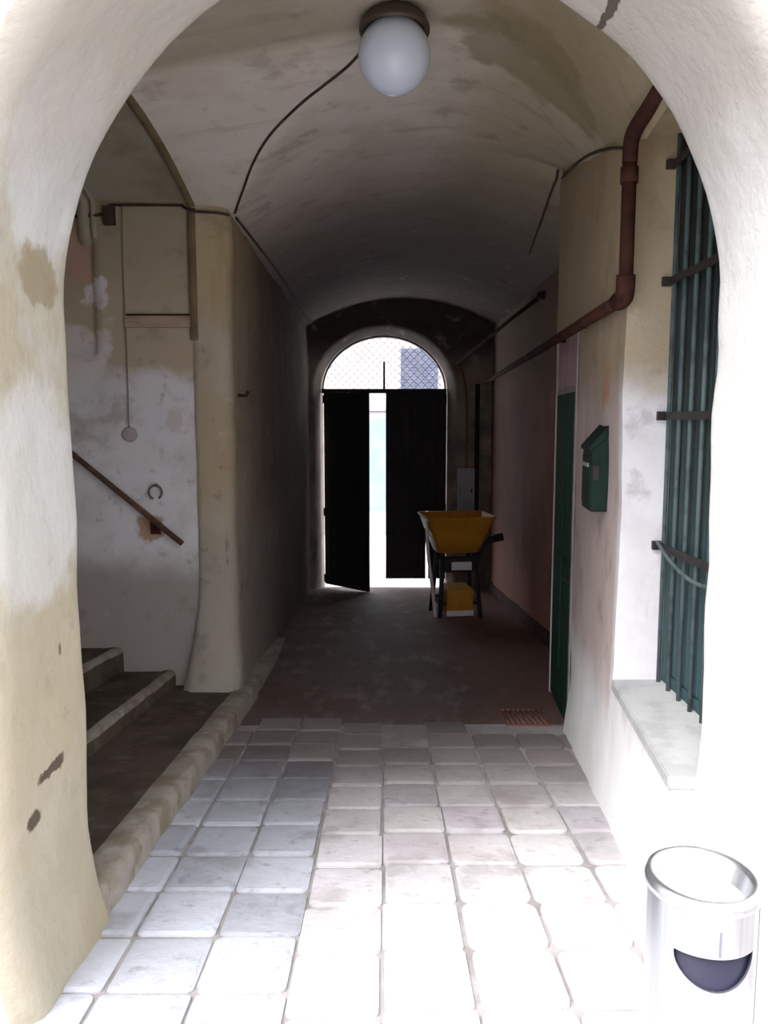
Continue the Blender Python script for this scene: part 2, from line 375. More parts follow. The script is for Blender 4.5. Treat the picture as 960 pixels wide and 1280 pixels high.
for j, y, mi in ((0, Y0, 1), (len(prof)-1, Y1, 0)):
    out = []
    for (x, z) in path:
        if z <= ZS and x < 0: p = (-6, z)
        elif z <= ZS: p = (6, z)
        else:
            a = math.atan2(z-ZS, x-XC); 
            t = min(6/abs(math.cos(a)) if abs(math.cos(a)) > 1e-4 else 1e9, 6/abs(math.sin(a)))
            p = (XC + t*math.cos(a), ZS + t*math.sin(a))
        out.append(bm.verts.new((p[0], y, p[1])))
    for i in range(len(path)-1):
        f = bm.faces.new((vv[i][j], vv[i+1][j], out[i+1], out[i]) if j == 0 else (vv[i][j], out[i], out[i+1], vv[i+1][j])); f.material_index = mi
struct(link('wall_front', bm, [M['arch'], M['facade']]))

# ceiling: groin vault over the entrance bay, barrel vault down the passage
def barrel(x, y):
    xr = 1.87 + .03*max(0, y-6.5); xl = -1.2 - .03*max(0, y-6.4)
    xc, hw = (xl+xr)/2, (xr-xl)/2
    t = min(1.15, abs(x-xc)/hw)
    return 1.6 + .02*max(0, y-6.5) + .53*(1 - t**2.1)
def cross(x, y):
    t = (y - 4.7)/1.86
    e = max(0, min(1, (x+1.45)/1.5))
    sp = 1.6 + .32*max(0, min(1, (x+.3)/1.6)); cr = 1.87 + .27*e
    return sp + (cr-sp)*(1 - abs(t)**2.0)
def vault_z(x, y):
    if y > 6.56: return barrel(x, y)
    if x > .35:
        t = min(1.2, (x-.35)/(wall_r(y)-.35)); k = max(0, min(1, (y-5.6)/.96))
        top = max(barrel(.35, y), cross(.35, y)); edge = max(1.27, 1.33 + .235*(y-3.96))
        web = top - (top-edge)*t**2
        return web*(1-k*k) + max(web, barrel(x, y))*k*k
    return max(barrel(x, y) if x > -1.3 else -9, cross(x, y))
bm = bmesh.new()
ysv = brk([2.7, 6.56], .035)
grid(bm, lambda u, y: ((lambda x: (x, y, vault_z(x, y) + wob(x, y, 2, 1.2, .012)))(-1.46 + u*(wall_r(y) + .015 + 1.46))), lsp(0, 1, 90), ysv)
grid(bm, lambda u, y: ((lambda x: (x, y, vault_z(x, y) + wob(x, y, 2, 1.2, .012)))(wall_l(y) - .1 + u*(2.15 + .03*(y-6.5) + 1.3 + .03*(y-6.4)))), lsp(0, 1, 64), brk([6.545, 16.0], .16))
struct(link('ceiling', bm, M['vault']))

# left wall of the passage with the rounded pier beside the stairs
bm = bmesh.new()
plan = [(-1.53, 6.50), (-1.50, 6.405), (-1.46, 6.40), (-1.36, 6.40), (-1.29, 6.405), (-1.245, 6.425), (-1.215, 6.46), (-1.203, 6.52)] + [(wall_l(y), y) for y in brk([6.6, 16.1], .12)]
zs = brk([-3.8, 2.2], .08)
def lw(i, z):
    x, y = plan[int(i)]
    h = z - floor_z(y)
    k = max(0, min(1, 1 - (h-.05)/.95)); b = .30*k**1.7*max(0, min(1, 1 - (y-6.4)/.5))
    w = wob(x, y, z, 1.4, .02)
    if i < 4: return (x - b*.6*(4-i)/4, y - b*(.35 + .65*min(1, i/2)) + w, z)
    return (x + .05*k*max(0, 1 - (y-6.4)/.8) + w, y - b, z)
grid(bm, lw, list(range(len(plan))), zs)
bmesh.ops.recalc_face_normals(bm, faces=bm.faces[:])
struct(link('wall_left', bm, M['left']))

# stairwell: wall with the handrail, end wall, vault, dark rib at the arch
bm = bmesh.new()
grid(bm, lambda x, z: (x, 6.43 + wob(x, 6, z, 1.6, .02) + (.05 if (x < -2.28 and z > .5) else 0), z), brk([-4.3, -2.32, -2.26, -1.47], .06), brk([-2.6, 2.1], .06))
grid(bm, lambda y, z: (-4.25, y, z), brk([2.8, 6.5], .2), brk([-2.6, 2.2], .2))
struct(link('wall_stair', bm, M['stair']))
bm = bmesh.new()
def sv(x, y): return 1.655 + .30*(1 - abs((y-4.7)/1.86)**2.0) + wob(x, y, 5, 1.5, .012)
grid(bm, lambda x, y: (x, y, sv(x, y)), brk([-4.3, -1.47], .06), brk([2.7, 6.56], .05))
struct(link('ceiling_stair', bm, M['stairvault']))
bm = bmesh.new()
for (xa, xb, dz, dy) in ((-1.515, -1.458, -.012, -.02), (-2.37, -2.29, .0, -.012), (-2.27, -2.235, .0, -.012)):
    def rp(t, k):      # k: 0 outer near, 1 lower, 2 lower, 3 outer
        y = 2.8 + t*3.6
        z = 1.6 + .27*(1 - abs((y-4.7)/1.86)**2.0) + dz if xa > -2 else sv(xa, y) - .02
        return z, y
    N_ = 40
    pts = [(rp(i/N_, 0)[1], rp(i/N_, 0)[0]) for i in range(N_+1)]
    if xa > -2: pts += [(6.39 + dy, 1.55), (6.395 + dy, 1.0), (6.40 + dy, .62)]
    else: pts += [(6.41 + dy, 1.6), (6.43 + dy, 1.42), (6.47 + dy, 1.36)]
    v0 = [[bm.verts.new((x, y + oy, z + oz)) for (y, z) in pts for oy, oz in ((0, 0),)] for x in (xa, xb)]
    v1 = [[bm.verts.new((x, y + .12, z + .12)) for (y, z) in pts] for x in (xa, xb)]
    for i in range(len(pts)-1):
        bm.faces.new((v0[0][i], v0[0][i+1], v0[1][i+1], v0[1][i]))
        bm.faces.new((v0[0][i], v1[0][i], v1[0][i+1], v0[0][i+1]))
        bm.faces.new((v0[1][i], v0[1][i+1], v1[1][i+1], v1[1][i]))
    if xa < -2:
        for f in bm.faces:
            if f.calc_center_median().x < -2: f.material_index = 1
struct(link('trim_stair_arch', bm, [M['rib'], M['stairvault']]))

# stone kerb and wide steps climbing to the left
bm = bmesh.new()
def step_strip(x0, w_, h, drop, edge, ya, yb, seed):
    """one stone step: riser, worn nosing of width edge, then the tread"""
    prof_ = [(0, -drop), (0, -.04), (.014, -.010), (.045, 0), (edge*.6, 0), (edge, -.004), (edge + .02, -.012), (w_, -.012)]
    rows = []
    for y in brk([ya, yb], .1):
        row = []
        for j, (d, dz) in enumerate(prof_):
            z = floor_z(y) + h + dz
            w = wob(x0, y, seed, 3.0, .012) if j < 4 else 0
            row.append(bm.verts.new((x0 - d + w, y, z + (wob(d, y, seed+3, 4.0, .010) if j else 0))))
        rows.append(row)
    for a_, b_ in zip(rows, rows[1:]):
        for j in range(len(prof_)-1):
            f = bm.faces.new((a_[j], b_[j], b_[j+1], a_[j+1])); f.material_index = 1 if (seed == 0 and j < 5) or (seed and 0 < j < 4) else 0
step_strip(-1.06, .80, .13, .3, .15, 2.80, 6.5, 0)
for n in range(6): step_strip(-1.72 - .44*n, .60, .245 + .19*n, .3, .10, 2.75, 6.5, n+1)
bmesh.ops.recalc_face_normals(bm, faces=bm.faces[:])
struct(link('staircase', bm, [M['step'], M['nosing']]))
# low kerb running on beside the passage wall
bm = bmesh.new()
rows = []
for y in brk([6.4, 9.5], .15):
    e = max(0, 1 - (y-6.4)/3.0)
    zt = floor_z(y) + .02 + .11*e; xo = -1.075 + (wall_l(y)+.1 + 1.075)*(1-e)
    rows.append([bm.verts.new((xo + wob(0, y, 1, 3, .012), y, floor_z(y) - .1)), bm.verts.new((xo - .02, y, zt)), bm.verts.new((wall_l(y) - .15, y, zt + .01))])
for a, b in zip(rows, rows[1:]):
    for j in range(2): bm.faces.new((a[j], b[j], b[j+1], a[j+1]))
struct(link('trim_kerb', bm, M['nosing']))

# near right wall: window recess, door recess, end return
WY0, WY1, WZ0, WZ1, WX = 2.845, 3.955, -1.317, 1.33, 1.445
DY0, DY1, DZ1 = 5.50, 6.735, .62
bm = bmesh.new()
def rw(y, z): 
    h = z - floor_z(y)
    return (wall_r(y) + wob(1, y, z, 1.5, .014) - .035*max(0, 1 - h/.35), y, z)
ysr = brk([WY0, WY1, DY0, DY1, 6.76], .06); zsr = brk([-2.7, WZ0, DZ1, WZ1, 2.3], .07)
grid(bm, rw, ysr, zsr, skip=lambda y, z: (WY0 < y < WY1 and WZ0 < z < WZ1) or (DY0 < y < 6.77 and z < DZ1))
def depth_grid(f, a, b): grid(bm, f, a, b)
dz = brk([WZ0 - .06, DZ1, WZ1 + .12], .07)
dlt = lambda x, y, z: wob(x, y, z, 1.5, .01)
grid(bm, lambda t, z: (wall_r(WY1)*(1-t) + WX*t + (wob(1, WY1, z, 1.5, .014) if t == 0 else 0), WY1 + (dlt(t, 3, z) if 0 < t < 1 else 0), z), lsp(0, 1, 6), dz)
for za, zb in ((-2.7, WZ0-.03), (WZ1, 2.3)): grid(bm, lambda t, z: (rw(WY0, z)[0]*(1-t) + 1.4*t, WY0, z), lsp(0, 1, 4), [q for q in zsr if za-.04 <= q <= zb+.04])
grid(bm, lambda y, t: (wall_r(y)*(1-t) + (WX+.05)*t, y, WZ1), brk([WY0 - .03, WY1 + .06], .1), lsp(0, 1, 3))
grid(bm, lambda y, t: (wall_r(y)*(1-t) + WX*t, y, WZ0 - .03), brk([WY0, WY1], .1), lsp(0, 1, 3))
grid(bm, lambda y, z: (WX, y, z), [WY0-.03, WY1+.06], [WZ0-.06, WZ1+.06])
for yy in (DY0, DY1): grid(bm, lambda t, z: (wall_r(yy)*(1-t) + 1.62*t, yy, z), [0, 1], [-2.7, DZ1])
grid(bm, lambda y, t: (wall_r(y)*(1-t) + 1.62*t, y, DZ1), [DY0, DY1], [0, 1])
grid(bm, lambda y, z: (1.60, y, z), [DY0, DY1], [-2.7, DZ1])
grid(bm, lambda x, z: (x, 6.76, z), [wall_r(6.76), 2.2], [-2.7, 2.3])
bmesh.ops.recalc_face_normals(bm, faces=bm.faces[:])
struct(link('wall_right', bm, M['right']))
# set-back pink wall further in
bm = bmesh.new()
grid(bm, lambda y, z: (wall_p(y) + wob(2, y, z, 1.3, .02), y, z), brk([6.7, 16.1], .15), brk([-3.8, 2.3], .12))
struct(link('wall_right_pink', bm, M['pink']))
bm = bmesh.new()
ysb = brk([6.76, 15.85], .3)
rows = [[bm.verts.new((wall_p(y) + .02, y, floor_z(y) + .16)), bm.verts.new((wall_p(y) - .03 + wob(1, y, 0, 2, .01), y, floor_z(y) + .15)), bm.verts.new((wall_p(y) - .035, y, floor_z(y) - .05))] for y in ysb]
for a, b in zip(rows, rows[1:]):
    for j in range(2): bm.faces.new((a[j], a[j+1], b[j+1], b[j]))
struct(link('baseboard_right', bm, layered('dark_skirting', W(62, 44, 42), [(W(84, 58, 54), 'noise', 4, .45, .65, .7, 1)], bump=.2)))

# end wall with splayed arch round the street gate
GY = 16.2
bm = bmesh.new()
def arch_path(hw, zs_, r, zb):
    p = [(-hw, z) for z in lsp(zb, zs_, 14)]
    p += [(hw*math.cos(math.radians(a)), zs_ + r*math.sin(math.radians(a))) for a in lsp(180, 0, 32)[1:-1]]
    p += [(hw, z) for z in lsp(zs_, zb, 14)]
    return p
levels = [(15.86, arch_path(1.43, .58, 1.26, -3.8)), (15.95, arch_path(1.37, .57, 1.22, -3.8)), (16.12, arch_path(1.28, .56, 1.13, -3.8)), (16.5, arch_path(1.24, .56, 1.09, -3.8))]
rings = [[bm.verts.new((x, y, z)) for x, z in p] for y, p in levels]
for a, b in zip(rings, rings[1:]):
    for k in range(len(a)-1): bm.faces.new((a[k], b[k], b[k+1], a[k+1]))
def outer(ring, y):
    out = []
    for v in ring:
        x, z = v.co.x, v.co.z
        if z <= .58: out.append(bm.verts.new((3 if x > 0 else -3, y, z)))
        else:
            a = math.atan2(z-.58, x); t = 3/max(abs(math.cos(a)), abs(math.sin(a)))
            out.append(bm.verts.new((t*math.cos(a), y, .58 + t*math.sin(a))))
    for k in range(len(ring)-1): bm.faces.new((ring[k], ring[k+1], out[k+1], out[k]))
outer(rings[0], 15.86); outer(rings[-1], 16.5)
bmesh.ops.recalc_face_normals(bm, faces=bm.faces[:])
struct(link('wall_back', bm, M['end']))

# window sill
bm = bmesh.new()
v = [(wall_r(WY0) - .012, WY0-.012), (WX, WY0-.012), (WX, WY1), (wall_r(WY1) - .012, WY1)]
prism(bm, v, 'z', WZ0 - .05, WZ0 + .004, .006)
struct(link('trim_window_sill', bm, M['sill'], smooth=False))

# window: closed dark green shutters in a frame
wr = struct(empty('window_1', (0, 0, 0)))
bm = bmesh.new()
box(bm, 1.410, 1.445, WY0+.03, WY0+.06, WZ0, WZ1, .004); box(bm, 1.410, 1.445, WY1-.06, WY1, WZ0, WZ1, .004)
box(bm, 1.410, 1.445, WY0+.06, WY1-.06, WZ1-.06, WZ1, .004); box(bm, 1.410, 1.445, WY0+.06, WY1-.06, WZ0, WZ0+.06, .004)
link('window_frame', bm, M['shutter'], wr, False)
for a, b in ((WY0+.06, (WY0+WY1)/2-.004), ((WY0+WY1)/2+.004, WY1-.06)):
    bm = bmesh.new()
    box(bm, 1.420, 1.440, a, b, WZ0+.06, WZ1-.06)
    for k in range(6):
        y0 = a + (b-a)*k/6; box(bm, 1.411, 1.422, y0+.006, y0 + (b-a)/6 - .006, WZ0+.07, WZ1-.07, .003)
    link('shutter', bm, M['shutter'], wr, False)

# wrought iron grille in front of the shutters
g = tag(empty('window_grille', (0, 0, 0)), 'dark iron window grille of upright bars above the grey stone sill', 'window grille')
gx = 1.385
def bar_v(y, r=.011):
    bm = bmesh.new(); tube(bm, [(gx, y, WZ0+.002), (gx, y, WZ1-.0)], r, 8); return bm
for k in range(8): link('upright_bar', bar_v(WY0 + .10 + k*.139), M['bars'], g)
for z in (-.62, .02, .66, 1.2):
    bm = bmesh.new(); box(bm, gx-.022, gx-.010, WY0+.02, WY1+.0, z-.018, z+.018, .003)
    box(bm, gx-.05, gx-.005, WY1-.03, WY1-.001, z-.022, z+.022, .004)
    link('cross_bar', bm, M['iron'], g, False)
bm = bmesh.new(); tube(bm, smooth_path([(gx-.03, WY1-.03, -.60), (gx-.045, 3.7, -.655), (gx-.04, 3.45, -.70), (gx-.03, 3.2, -.69)]), .009, 8)
link('tie_rod', bm, M['bars'], g)

# green door
d = struct(empty('door_1', (0, 0, 0)))
def slab_along(bm, ya, yb, za_f, zb, off0, off1, bev=.004):
    pts = [(wall_r(ya)+off0, ya), (wall_r(ya)+off1, ya), (wall_r(yb)+off1, yb), (wall_r(yb)+off0, yb)]
    prism(bm, pts, 'z', za_f, zb, bev)
bm = bmesh.new(); slab_along(bm, DY0+.05, DY1-.025, floor_z(DY1)+.02, .20, .006, .06)
leaf = link('door_leaf', bm, M['door'], d, False)
bm = bmesh.new()
for za, zb in ((-1.95, -1.05), (-.92, .08)):
    for ya, yb in ((DY0+.14, (DY0+DY1)/2-.05), ((DY0+DY1)/2+.05, DY1-.14)): slab_along(bm, ya, yb, za, zb, -.002, .03)
link('door_panel', bm, M['door'], leaf, False)
bm = bmesh.new(); tube(bm, [(wall_r(5.62)+.02, 5.62, -1.15), (wall_r(5.62)-.03, 5.62, -1.15), (wall_r(5.72)-.03, 5.72, -1.15)], .009, 8)
link('door_handle', bm, M['iron'], leaf)
bm = bmesh.new()
slab_along(bm, DY0-.0, DY0+.05, floor_z(DY0)-.02, DZ1, -.012, .09); slab_along(bm, DY1-.025, DY1, floor_z(DY1)-.02, DZ1, .004, .09)
slab_along(bm, DY0+.05, DY1-.05, .20, .235, -.0, .09)
link('door_frame', bm, M['frame'], d, False)
bm = bmesh.new(); slab_along(bm, DY0+.05, DY1-.03, .235, DZ1, .012, .07); link('transom_panel', bm, M['transom'], d, False)

# ------------------------------------------------------------------ street gate
def gate_leaf(name, w, z0, z1, label, slit=None):
    """leaf hinged at its own x=0 edge, boards upright, seen from the passage"""
    t = tag(empty(name, (0, 0, 0)), label, 'gate leaf')
    bm = bmesh.new(); n = 7
    for k in range(n):
        a, b = w*k/n, w*(k+1)/n
        if slit and k == slit:
            box(bm, a+.004, b-.004, -.02, .02, z0+1.42, z1, .004)
            box(bm, a+.004, b-.058, -.02, .02, z0, z0+1.41, .004)
        else: box(bm, a+.004 if k else a, b-.004, -.02, .02, z0, z1, .004)
    if slit: box(bm, 0, w*slit/n+.11, .02, .03, z0, z1); box(bm, w*(slit+1)/n-.005, w, .02, .03, z0, z1); box(bm, w*slit/n+.1, w*(slit+1)/n, .02, .03, z0+1.41, z1); 
    else: box(bm, 0, w, .02, .03, z0, z1)
    link('board_panel', bm, M['gate'], t, False)
    for zz in (z0+.04, z0+1.40, z1-.20):
        bm = bmesh.new()
        if slit and zz == z0+.04: box(bm, .0, w*slit/n, -.05, -.02, zz, zz+.16, .006)
        else: box(bm, .0, w, -.05, -.02, zz, zz+.16, .006)
        link('rail', bm, M['gate'], t, False)
    return t
gl = gate_leaf('gate_leaf', 1.23, -3.33, .53, 'dark wooden left gate leaf swung partly open beside the bright gap')
gl.location = (-1.195, 16.15, 0); gl.rotation_euler = (0, 0, math.radians(-43))
bm = bmesh.new(); tube(bm, [(1.12, -.02, -1.9), (1.12, -.09, -1.9), (1.12, -.09, -1.65), (1.12, -.02, -1.65)], .012, 8); link('pull_handle', bm, M['iron'], gl)
gr = gate_leaf('gate_leaf', 1.225, -3.24, .53, 'dark wooden right gate leaf closed behind the yellow cart', slit=4)
gr.location = (.035, 16.2, 0)
gl['group'] = gr['group'] = 'leaves of the street gate'
bm = bmesh.new(); box(bm, .05, .13, -.055, -.02, -1.9, -1.6, .006); link('lock_case', bm, M['iron'], gr, False)

# fanlight above the gate
fw = struct(empty('window_2', (0, 0, 0)))
bm = bmesh.new(); box(bm, -1.25, 1.25, 16.13, 16.27, .53, .62, .006); 
link('window_frame', bm, M['gateframe'], fw, False)
bm = bmesh.new(); box(bm, -.02, .025, 16.15, 16.22, .62, 1.16, .004); link('mullion', bm, M['gateframe'], fw, False)
bm = bmesh.new()
def in_arch(x, z): return (x/1.22)**2 + ((z-.56)/1.075)**2 < 1
for sgn in (1, -1):
    for k in range(-14, 22):
        c0 = k*.15; seg = []
        for s in lsp(-1.3, 1.3, 130):
            z = .62 + (s + c0)*sgn if sgn > 0 else .62 + (-s + c0)
            ok = z > .61 and in_arch(s, z)
            if ok: seg.append((s, z))
        if len(seg) > 2:
            (xa, za), (xb, zb) = seg[0], seg[-1]
            tube(bm, [(xa, 16.21 + .006*sgn, za), (xb, 16.21 + .006*sgn, zb)], .0055, 5)
link('lattice', bm, M['grille'], fw)
bm = bmesh.new()
tube(bm, [(1.225*math.cos(math.radians(a)), 16.2, .58 + 1.075*math.sin(math.radians(a))) for a in lsp(0, 180, 36)], .02, 6); link('arch_rim', bm, M['gateframe'], fw)

# the street beyond
bm = bmesh.new(); box(bm, -14, 14, 16.36, 24.2, -3.75, floor_z(16.36)-.02); struct(link('street', bm, M['street'], smooth=False))
h = tag(empty('street_building', (0, 24, -3.46)), 'pale sunlit house front across the street seen through the gate gap', 'building')
bm = bmesh.new(); box(bm, -7, 7, 0, .6, 0, 6.6); link('facade', bm, M['house'], h, False)
bm = bmesh.new(); box(bm, -7, 7, -.14, 0, 3.72, 3.88, .02); box(bm, -7, 7, -.07, 0, 0, .9, .02); link('string_course', bm, M['housestone'], h, False)
bm = bmesh.new(); box(bm, -1.1, .5, -.06, 0, .02, 3.7, .01); sd_ = link('door_surround', bm, M['housestone'], h, False)
bm = bmesh.new(); box(bm, -.95, .35, -.09, -.05, .75, 3.5, .01); link('door', bm, M['bluedoor'], sd_, False)
for cx in (-3.6, 1.04, 5):
    bm = bmesh.new(); box(bm, cx-.62, cx+.62, -.05, 0, 4.15, 5.65, .02); f_ = link('window_surround', bm, M['housestone'], h, False)
    for s in (-1, 1):
        bm = bmesh.new(); box(bm, cx + s*.28-.265, cx + s*.28+.265, -.09, -.05, 4.25, 5.55, .01)
        for k in range(14): box(bm, cx + s*.28-.23, cx + s*.28+.23, -.10, -.085, 4.3+k*.088, 4.36+k*.088)
        link('shutter', bm, M['houseshutter'], f_, False)

# ------------------------------------------------------------------ globe lamp
L = (.055, 4.45, 1.90)
t = tag(empty('globe_lamp', (L[0], L[1], L[2]+.2)), 'round opal glass globe lamp fixed to the crown of the vault', 'ceiling lamp')
bm = bmesh.new(); R = .19
lathe(bm, [(0, -R)] + [(R*math.sin(math.radians(a)), -R*math.cos(math.radians(a))) for a in lsp(8, 142, 22)], (0, 0, -.2), 48); link('globe', bm, M['globe'], t)
bm = bmesh.new()
lathe(bm, [(0, .02), (.12, .015), (.165, -.02), (.186, -.06), (.184, -.085), (.165, -.08), (.12, -.055), (0, -.05)], (0, 0, 0), 48)
link('mount', bm, M['lampmetal'], t)

# ------------------------------------------------------------------ steel ash bin
BX, BY = .745, 1.76; BH, BR = .685, .122
bz = floor_z(BY) + .02
t = tag(empty('ash_bin', (BX, BY, bz)), 'brushed steel cylinder litter bin with ashtray top and dark half-round slot', 'litter bin')
def face_dir(): 
    d = Vector((-BX, -BY, 0)).normalized(); return math.atan2(d.y, d.x) + .34
A0 = face_dir()
bm = bmesh.new()
lathe(bm, [(BR-.002, .012), (BR, .03), (BR, BH-.012), (BR-.002, BH-.004), (BR-.006, BH-.004), (BR-.006, .03), (BR-.01, .012), (BR-.002, .012)], (0,0,0), 96)
bmesh.ops.remove_doubles(bm, verts=bm.verts[:], dist=1e-5); bmesh.ops.recalc_face_normals(bm, faces=bm.faces[:])
body = link('body', bm, M['steel'], t)
bm = bmesh.new()
hw_, ht = .087, .074; ztop = BH - .125
pts = [(-hw_, ztop), (hw_, ztop)] + [(hw_*math.cos(math.radians(a)), ztop - .006 - ht*math.sin(math.radians(a))) for a in lsp(0, 180, 18)]
prism(bm, [(p[0], p[1]) for p in pts], 'x', .05, .2)
bmesh.ops.rotate(bm, verts=bm.verts[:], cent=(0,0,0), matrix=Matrix.Rotation(A0, 3, 'Z'))
cut = link('cutter', bm, M['steel'])
md = body.modifiers.new('slot', 'BOOLEAN'); md.object = cut; md.operation = 'DIFFERENCE'; md.solver = 'EXACT'
cut.parent = t
bpy.context.view_layer.update()
me = bpy.data.meshes.new_from_object(body.evaluated_get(bpy.context.evaluated_depsgraph_get()))
body.modifiers.clear(); body.data = me; bpy.data.objects.remove(cut)
body.data.polygons.foreach_set('use_smooth', [True]*len(body.data.polygons)); body.data.set_sharp_from_angle(angle=math.radians(25))
bm = bmesh.new(); lathe(bm, [(0, .03), (.105, .03), (.108, .05), (.108, BH-.08), (.1, BH-.075), (.104, BH-.09), (.104, .06), (0, .06)], (0,0,0), 48)
link('liner', bm, M['liner'], t)
bm = bmesh.new(); lathe(bm, [(BR+.001, BH-.03), (BR+.006, BH-.026), (BR+.008, BH-.012), (BR+.003, BH+.004), (BR-.008, BH+.006), (BR-.018, BH-.004), (BR-.026, BH-.045), (.07, BH-.055), (0, BH-.055)], (0,0,0), 64)
ring = link('ashtray', bm, M['steel'], t)
bm = bmesh.new(); lathe(bm, [(0, BH-.040), (.05, BH-.041), (BR-.026, BH-.046)], (0,0,0), 48); link('sand', bm, M['sand'], ring)
bm = bmesh.new(); lathe(bm, [(BR-.03, 0), (BR+.004, 0), (BR+.005, .012), (BR-.0, .03), (BR-.02, .03), (BR-.03, 0)], (0,0,0), 64); link('base', bm, M['rubber'], t)
for da, w0 in ((.02, .0025), (1.25, .004)):
    a = A0 + da; bm = bmesh.new()
    m4 = Matrix.Rotation(a, 4, 'Z')
    if da > 1: box(bm, BR-.001, BR+.003, -w0, w0, .04, BH-.03, 0, m4)
    else: box(bm, BR-.001, BR+.0015, -w0, w0, ztop+.006, BH-.06, 0, m4)
    link('seam', bm, M['steeldark'], t, False)

# ------------------------------------------------------------------ yellow hopper cart by the gate
cy_, cx_ = 11.9, 1.08; cz_ = floor_z(cy_) - .01
t = tag(empty('hopper_cart', (cx_, cy_, cz_), math.radians(8)), 'yellow hopper cart on dark splayed legs standing by the right gate leaf', 'cart')
bm = bmesh.new()
def ringr(w, dpt, z, x=0, y=0, r=.08):
    pts = []
    for sx, sy, a0 in ((1,1,0), (-1,1,90), (-1,-1,180), (1,-1,270)):
        for k in range(5):
            a = math.radians(a0 + k*22.5); pts.append((x + sx*(w-r) + r*math.cos(a), y + sy*(dpt-r) + r*math.sin(a), z))
    return [bm.verts.new(p) for p in pts]
rs = [ringr(.27, .2, .98), ringr(.31, .24, .99), ringr(.40, .33, 1.22), ringr(.50, .40, 1.50), ringr(.525, .425, 1.52), ringr(.52, .42, 1.54), ringr(.49, .39, 1.53), ringr(.38, .31, 1.24), ringr(.29, .22, 1.02)]
for a, b in zip(rs, rs[1:]):
    for k in range(len(a)): bm.faces.new((a[k], a[(k+1)%len(a)], b[(k+1)%len(a)], b[k]))
bm.faces.new(rs[0][::-1]); bm.faces.new(rs[-1])
tub = link('tub', bm, M['yellow'], t)
bm = bmesh.new(); box(bm, -.15, .15, -.40, -.37, .76, .88, .008); link('plate', bm, M['plate'], t, False)['label'] = 'small white plate'
for sx in (-1, 1):
    for sy in (-1, 1):
        bm = bmesh.new(); tube(bm, [(sx*.24, sy*.18, 1.0), (sx*.27, sy*.26, .55), (sx*.31, sy*.34, .0)], [.04, .036, .034], 10); link('leg', bm, M['cartframe'], t)
bm = bmesh.new()
bm.free()
for z, q in ((.82, .26), (.24, .31)):
    yy = .30 if z < .5 else .24
    bm = bmesh.new(); c4 = [(-q, -yy), (q, -yy), (q, yy), (-q, yy)]
    ring_ = [[bm.verts.new((x*k, y*k, z+dz)) for x, y in c4] for k, dz in ((1, -.025), (1, .025), (.86, .025), (.86, -.025))]
    for a_, b_ in zip(ring_, ring_[1:] + ring_[:1]):
        for k in range(4): bm.faces.new((a_[k], a_[(k+1) % 4], b_[(k+1) % 4], b_[k]))
    bmesh.ops.recalc_face_normals(bm, faces=bm.faces[:]); link('brace', bm, M['cartframe'], t, False)
bm = bmesh.new(); box(bm, -.24, .24, -.37, -.2, .72, .94, .02); link('outlet_box', bm, M['cartframe'], t, False)
bm = bmesh.new(); box(bm, -.20, .20, -.32, .18, .06, .46, .03)
lb = link('lower_box', bm, M['yellow'], t, False)
bm = bmesh.new(); box(bm, -.205, .205, -.335, -.318, .06, .14, .005); link('box_lip', bm, M['plate'], lb, False)
bm = bmesh.new(); tube(bm, smooth_path([(.27, -.1, .72), (.36, -.14, 1.02), (.44, -.18, 1.14), (.62, -.28, 1.22)]), [.04]*13 + [.045]*6, 10); hnd = link('push_handle', bm, M['cartframe'], t)
bm = bmesh.new(); tube(bm, [(.54, -.235, 1.195), (.64, -.29, 1.228)], .06, 10); link('grip', bm, M['rubber'], hnd)
bm = bmesh.new(); tube(bm, smooth_path([(-.47, -.12, 1.44), (-.455, -.14, 1.0), (-.40, -.2, .5), (-.36, -.26, .03)]), .024, 8); link('side_stay', bm, M['plate'], t)['label'] = 'pale side stay'

# ------------------------------------------------------------------ boxes, pipes and cables
bm = bmesh.new(); box(bm, -.165, .165, -.16, 0, 0, .86, .012)
t = tag(empty('meter_box', (1.62, 15.855, -1.80)), 'tall grey meter box on the end wall above the yellow cart', 'meter box')
link('case', bm, M['meter'], t, False)
bm = bmesh.new(); box(bm, -.14, .14, -.172, -.158, .03, .83, .004); dr = link('door', bm, M['meter'], t, False)
bm = bmesh.new(); box(bm, .09, .115, -.19, -.17, .38, .46, .003); link('latch', bm, M['iron'], dr, False)

# letterbox with sloping lid
t = tag(empty('letterbox', (wall_r(4.3), 4.30, -.495), math.atan2(1, .0956) - math.pi/2), 'dark green metal letterbox with sloping lid on the right wall', 'letterbox')
bm = bmesh.new(); prism(bm, [(.03, 0), (-.088, 0), (-.088, .335), (.03, .44)], 'y', 0, .3, .005); link('case', bm, M['box'], t, False)
bm = bmesh.new(); prism(bm, [(.032, .445), (.032, .475), (.005, .475), (-.101, .352), (-.101, .332), (-.091, .330)], 'y', -.012, .312, .003); lid = link('lid', bm, M['box'], t, False)
bm = bmesh.new(); prism(bm, [(-.094, .03), (-.088, .03), (-.088, .30), (-.094, .30)], 'y', .02, .28, .002); fl = link('front_door', bm, M['box'], t, False)
bm = bmesh.new(); box(bm, -.100, -.092, .05, .25, .24, .262, .002); link('slot_plate', bm, M['meter'], fl, False)
bm = bmesh.new(); box(bm, -.080, -.045, -.008, .002, .17, .25, .003); link('lock_plate', bm, M['iron'], t, False)

